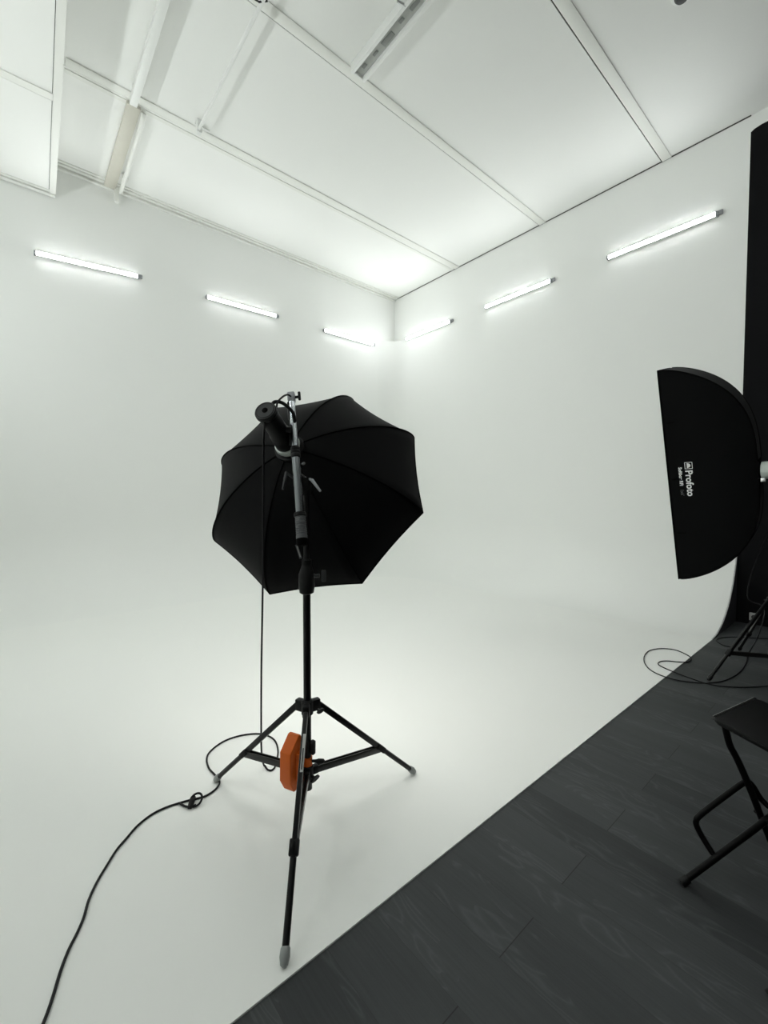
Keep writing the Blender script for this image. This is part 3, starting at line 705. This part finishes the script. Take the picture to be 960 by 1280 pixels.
# ------------------------------------------------------------------ folding stool
sf = Vector((1.843, .473, 0)); sa = math.radians(-40)
sd_ = Vector((math.cos(sa), math.sin(sa), 0)); sn = Vector((-sd_.y, sd_.x, 0))      # sn points away from the camera
stool = empty('folding_stool', (2.0, .25, 0), 'black folding stool with a flat padded seat on the dark floor', 'stool')
SP = lambda s, z, n=0.: sf + sd_*s + sn*n + Z*z
z0 = .602
S1, S2, S3 = onz(890, 897, z0), onz(945, 872, z0), onz(960, 935, z0)
e1 = (S2-S1); e2 = (S3-S1).normalized()*.36
def seat_mesh():
    b = MB(); n = 10; top = []; th = .016
    def P_(u, v): return S1 + e1*u + e2*v
    N = 8
    # rounded-corner outline
    poly = []
    L1, L2 = e1.length, e2.length; rr = .022; x_, y_ = e1/L1, e2/L2
    for (cx, cy, a0) in ((rr, rr, PI), (L1-rr, rr, 1.5*PI), (L1-rr, L2-rr, 0), (rr, L2-rr, .5*PI)):
        for k in range(6): a = a0 + PI/2*k/5; poly.append((cx+rr*math.cos(a), cy+rr*math.sin(a)))
    c = Vector((sum(p[0] for p in poly)/len(poly), sum(p[1] for p in poly)/len(poly), 0)); m = len(poly); vs = []
    lay = [(-.006, -th), (0, -th*.6), (0, -.004), (-.004, 0), (-.010, .001)]
    for off, z in lay:
        for (px, py) in poly:
            d = Vector((px-c.x, py-c.y, 0)).normalized(); qx, qy = px+d.x*off, py+d.y*off
            vs.append(S1 + x_*qx + y_*qy + Z*z)
    fs = [(i*m+k, i*m+(k+1) % m, (i+1)*m+(k+1) % m, (i+1)*m+k) for i in range(len(lay)-1) for k in range(m)]
    fs += [tuple(reversed(range(m))), tuple(range((len(lay)-1)*m, len(lay)*m))]
    b.add(vs, fs); return b
seat_mesh().build('seat', M['seat'], stool, sharp=50)
b = MB(); b.tube([S1 + e1*.03 + Z*-.004, S1 + e1*.5 + Z*-.004, S1 + e1*.97 + Z*-.004], .0075, 14); b.build('edge_tube', M['edge'], stool)
r_ = .0115
nA, nB, nL = 0., -.024, .026
W2 = -.36                        # second pair of legs, nearer the photographer
for dn_ in (0, W2):
    b = MB(); b.tube(smooth_path([SP(.155, z0-.014, nA+dn_), SP(.163, .555, nA+dn_), SP(.178, .505, nA+dn_), SP(.208, .450, nA+dn_), SP(.256, .345, nA+dn_), SP(.298, .244, nA+dn_), SP(.395, .012, nA+dn_)], 5), r_, 14)
    lg_ = b.build('leg', M['stool'], stool)
    b = MB(); b.tube([SP(.387, .032, nA+dn_), SP(.400, 0.0, nA+dn_)], r_+.003, 14); b.build('leg_cap', M['plastic'], lg_)
    b = MB(); b.tube(smooth_path([SP(.004, .012, nB+dn_), SP(.108, .092, nB+dn_), SP(.298, .240, nB+dn_), SP(.36, .29, nB+dn_), SP(.41, .36, nB+dn_), SP(.43, .45, nB+dn_), SP(.43, z0-.014, nB+dn_)], 5), r_, 14)
    lg_ = b.build('leg', M['stool'], stool)
    b = MB(); b.tube([SP(-.006, .004, nB+dn_), SP(.018, .022, nB+dn_)], r_+.003, 14); b.build('leg_cap', M['plastic'], lg_)
b = MB(); b.tube(smooth_path([SP(.116, .105, nB+.01), SP(.096, .148, nL-.01), SP(.082, .182, nL), SP(.080, .200, nL), SP(.092, .220, nL), SP(.17, .283, nL), SP(.250, .343, nL), SP(.272, .350, nL), SP(.290, .335, nL), SP(.315, .29, nL-.01), SP(.33, .272, nB+.01)], 6), .0100, 12)
b.build('foot_rail', M['stool'], stool)
b = MB(); b.tube([SP(.298, .242, nB-.02), SP(.298, .242, nA+.02)], .007, 12); b.build('pivot_bolt', M['stool'], stool)
for s_, z_ in ((.345, .13),):
    nn_ = nA if s_ > .2 else nB
    b = MB(); b.tube([SP(s_, z_, nn_), SP(s_, z_, nn_+W2)], .008, 12); b.build('cross_bar', M['stool'], stool)

# ------------------------------------------------------------------ light and view
w = bpy.data.worlds.new('world'); S.world = w; w.use_nodes = True
w.node_tree.nodes['Background'].inputs['Color'].default_value = (.8, .9, 1, 1); w.node_tree.nodes['Background'].inputs['Strength'].default_value = .0
S.view_settings.view_transform = 'Standard'; S.view_settings.look = 'None'; S.view_settings.gamma = 1
S.view_settings.use_curve_mapping = False; S.view_settings.exposure = 1.25
S.cycles.use_denoising = True; S.cycles.max_bounces = 14; S.cycles.diffuse_bounces = 10
for o in bpy.data.objects:
    if '_o' in o: del o['_o']
